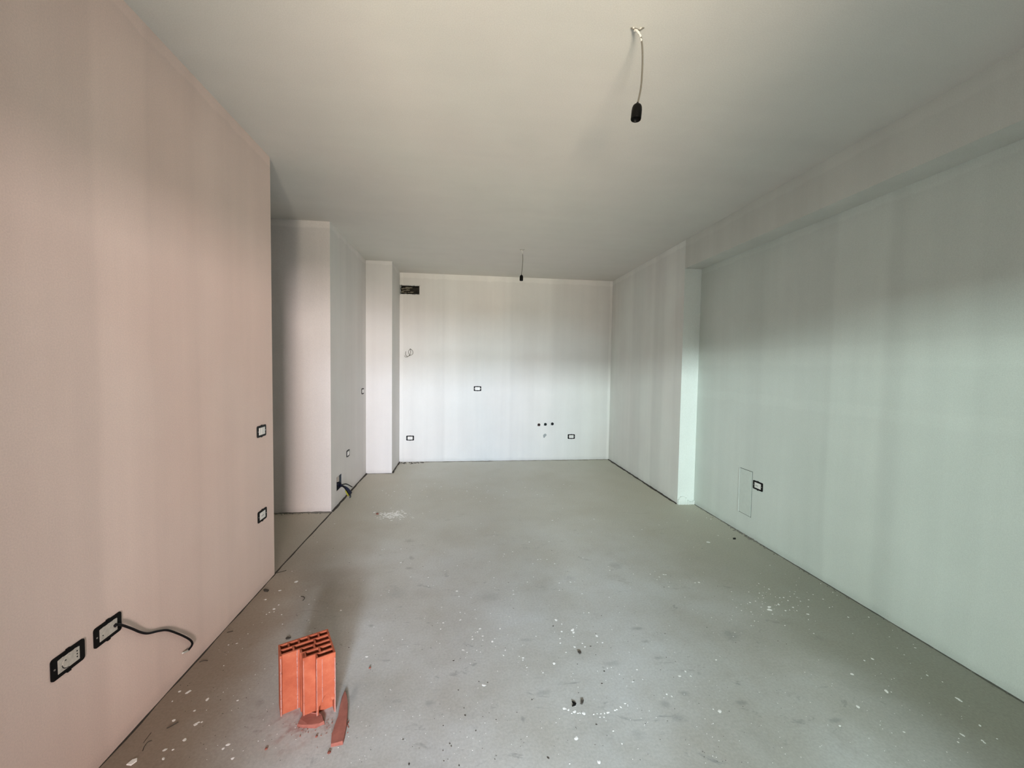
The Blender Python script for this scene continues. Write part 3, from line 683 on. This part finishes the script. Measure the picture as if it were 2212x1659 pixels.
d3 = [(478,512,12),(572,566,12),(541,612,13),(480,627,22),(482,645,28),(584,650,14),(632,630,12),(680,590,10),(727,673,14),(357,598,12),(340,606,7),(500,672,8),(520,562,7),(436,553,7),(410,570,6),(600,585,8),(986,692,12),(1118,692,10),(885,625,6),(580,745,9),(765,797,9),(110,695,8),(138,966,12),(1142,960,18),(1090,970,12),(1010,1057,22),(1232,1168,24),(1262,1172,8),(1048,1267,24),(1685,1213,18),(1695,1220,18),(1708,1229,16),(1718,1448,20),(1690,1493,14),(1846,1484,18),(1860,1497,16),(1830,1387,14),(1940,1472,10),(1343,1428,14),(932,1388,14),(1417,889,10),(1346,934,9),(1492,1065,12),(1590,1107,9),(1015,797,7),(1300,890,7),(640,543,7)]
d1 = [(1573,385,22),(1485,432,16),(1410,480,12),(1480,508,12),(1455,530,14),(1495,560,10),(1430,548,8),(1415,558,8),(1640,505,8),(1625,430,7),(1455,545,8),(1810,537,14),(1947,783,14),(1213,721,9),(1257,713,10),(953,968,16),(1000,970,22),(1100,1011,20),(1262,1016,12),(915,1020,8),(1033,1070,14),(923,1122,18),(1038,1143,20),(1052,1133,14),(1072,1130,12),(980,1225,22),(875,1278,18),(918,1277,14),(1185,1271,16),(1210,1250,18),(868,1325,16),(1235,1323,20),(1188,831,8),(1500,220,8),(1500,610,7)]
rd = random.Random(31)
bm = bmesh.new()
for x, y, s in arc: drop(bm, *C2(x, y), s/2.765*.92, rd)
obj('paint_drip_arc', bm, M_paint, label='curved row of white paint drops on the near floor', cat='paint drops', kind='stuff')
bm = bmesh.new()
for x, y, s in d2: drop(bm, *C2(x, y), s/2.765*.9, rd)
for x, y, s in d3: drop(bm, *C3(x, y), s/2.968*.85, rd)
for x, y, s in d1: drop(bm, *C1(x, y), s/2.458*.8, rd)
for k in range(520):
    q = (rd.uniform(430, 2100), 1010+(rd.random()**.8)*640)
    drop(bm, q[0], q[1], rd.uniform(.8, 2.0), rd)
for k in range(60): drop(bm, rd.gauss(1680, 60), rd.gauss(1300, 22), rd.uniform(1, 2.6), rd)
for k in range(70): drop(bm, rd.gauss(1000, 120), rd.gauss(1060, 12), rd.uniform(1, 2.6), rd)
obj('paint_drops', bm, M_paint, label='white paint drops scattered over the grey screed floor', cat='paint drops', kind='stuff')
bm = bmesh.new()
for k in range(150):
    drop(bm, rd.gauss(846, 15), rd.gauss(1113, 4.2), rd.uniform(1.0, 5.0), rd, .0015)
for k in range(30): drop(bm, rd.gauss(875, 22), rd.gauss(1116, 4), rd.uniform(.8, 2.6), rd)
obj('plaster_dust_patch', bm, plain('plaster_dust', (.92, .91, .86), .95, 60, .2), label='patch of pale plaster dust on the floor in front of the pillar', cat='dust', kind='stuff')
bm = bmesh.new(); pf = at(285, 1647, 'z', 0)
prism(bm, [(-.012, -.008), (.006, -.012), (.014, .002), (.007, .013), (-.006, .009)], 0, .003, .001)
o = obj('plaster_flake', bm, M_paint, label='pale angular plaster flake on the floor near the left wall foot', cat='debris'); o.location = (pf.x, pf.y, 0)
# dark specks of dirt, too many to count
bm = bmesh.new()
for (x, y, s) in [(1397,967,9),(1383,1041,9),(1350,1286,10),(965,1137,9),(566,1231,11),(231,1521,12),(630,1323,8),(497,904,10),(525,1080,8),(648,1029,7),(751,1257,8),(439,1503,8),(484,1415,9),(1315,818,8),(1754,465,6),(1062,1485,12),(196,1375,9),(436,1292,7),(434,1442,7),(530,1530,9),(1092,698,9),(560,1187,7),(700,1035,8),(475,1400,9)]:
    drop(bm, *C2(x, y), s/2.765*.9, rd, .002)
for k in range(240):
    drop(bm, rd.uniform(380, 1700), 1150+(rd.random()**.7)*500, rd.uniform(.8, 1.9), rd, .0015)
obj('dirt_specks', bm, M_thread, FLOOR, kind='stuff')
def flatbit(name, label, outline, h, mt, conv):
    P = [at(*conv(a, b), 'z', 0) for a, b in outline]; c = sum(P, Vector())/len(P)
    bm = bmesh.new(); prism(bm, [((p.x-c.x), (p.y-c.y)) for p in P][::-1], 0, h, .0006)
    bmesh.ops.recalc_face_normals(bm, faces=bm.faces)
    o = obj(name, bm, mt, label=label, cat='debris'); o.location = (c.x, c.y, 0); return o
flatbit('plastic_scrap', 'arrow-shaped black plastic scrap above the row of paint drops', [(1203, 1150), (1216, 1154), (1230, 1163), (1226, 1173), (1205, 1180), (1213, 1165)], .004, M_black, C2)
flatbit('plastic_scrap', 'cup-shaped dark scrap right of the arrow-shaped one', [(1258, 1143), (1275, 1144), (1272, 1157), (1265, 1168), (1257, 1166)], .005, M_thread, C2)
flatbit('plastic_scrap', 'small black scrap on the mid floor among white paint drops', [(1238, 853), (1247, 849), (1259, 853), (1260, 862), (1250, 867)], .005, M_thread, C2)
flatbit('plastic_scrap', 'short black strip on the floor near the foot of the right wall', [(2166, 174), (2182, 174), (2183, 180), (2167, 180)], .006, M_black, C2)
flatbit('plastic_scrap', 'dark crumb on the floor at the foot of the left wall corner', [(1398, 430), (1410, 426), (1428, 432), (1420, 440), (1402, 438)], .006, M_thread, C1)
flatbit('plastic_scrap', 'dark crumb on the floor just behind the hollow brick', [(1516, 688), (1528, 680), (1545, 684), (1535, 690), (1522, 693)], .005, M_thread, C1)
def thread(label, pts, r=.0016):
    P = [at(*C1(a, b), 'z', r) for a, b in pts]; c = P[0].copy(); c.z = 0
    bm = bmesh.new(); tube(bm, [p-c for p in P], r, 6, 5); o = obj('dry_twig', bm, M_thread, label=label, cat='twig', smooth=True); o.location = c
thread('thin curved dark twig on the floor right below the loose cable end', [(1058, 812), (1072, 806), (1088, 803), (1103, 804)])
thread('short dark twig on the floor by the left wall, upper one', [(1205, 654), (1222, 650), (1237, 647)])
thread('straight dark twig on the brown near floor left of the brick', [(885, 1163), (905, 1153), (925, 1142), (947, 1129)])
thread('long arched dark fibre on the floor at lower left', [(757, 1283), (765, 1262), (785, 1236), (805, 1228)], .0012)
thread('fine dark fibre on the floor close to the left wall foot', [(762, 1240), (780, 1215), (802, 1186)], .001)
thread('small hooked dark twig on the floor left of the brick shadow', [(1598, 462), (1612, 465), (1616, 474), (1608, 484)], .0018)
thread('dark twig across the left end of the floor crack', [(1468, 338), (1490, 333), (1520, 325)], .002)
for u, v, lab in ((1683, 1196, 'x'),): pass
# rubble along the right wall foot
bm = bmesh.new(); rr = random.Random(9)
for k in range(150):
    y = rr.gauss(3.05, .13) if k < 90 else rr.uniform(1.3, 3.85)
    lump(bm, (XN-.004-abs(rr.gauss(0, .012)), y, .002), rr.uniform(.002, .008 if k < 90 else .004), rr)
obj('mortar_crumbs', bm, M_crumb, label='grey mortar crumbs lying along the foot of the right wall', cat='debris', kind='stuff')
bm = bmesh.new()
for k in range(90):
    lump(bm, (rr.uniform(-1.75, XL), YR-.004-abs(rr.gauss(0, .015)), .002), rr.uniform(.002, .008), rr)
obj('mortar_crumbs', bm, M_crumb, label='mortar crumbs at the foot of the pinkish wall beyond the left corner', cat='debris', kind='stuff')
bm = bmesh.new()
for k in range(40): lump(bm, (rr.uniform(XP+.02, XP+.35), YB-.03-abs(rr.gauss(0, .04)), .002), rr.uniform(.003, .009), rr, (2, 1, .6))
obj('mortar_crumbs', bm, M_thread, label='dark crumbs on the floor where the far wall meets the pillar', cat='debris', kind='stuff')
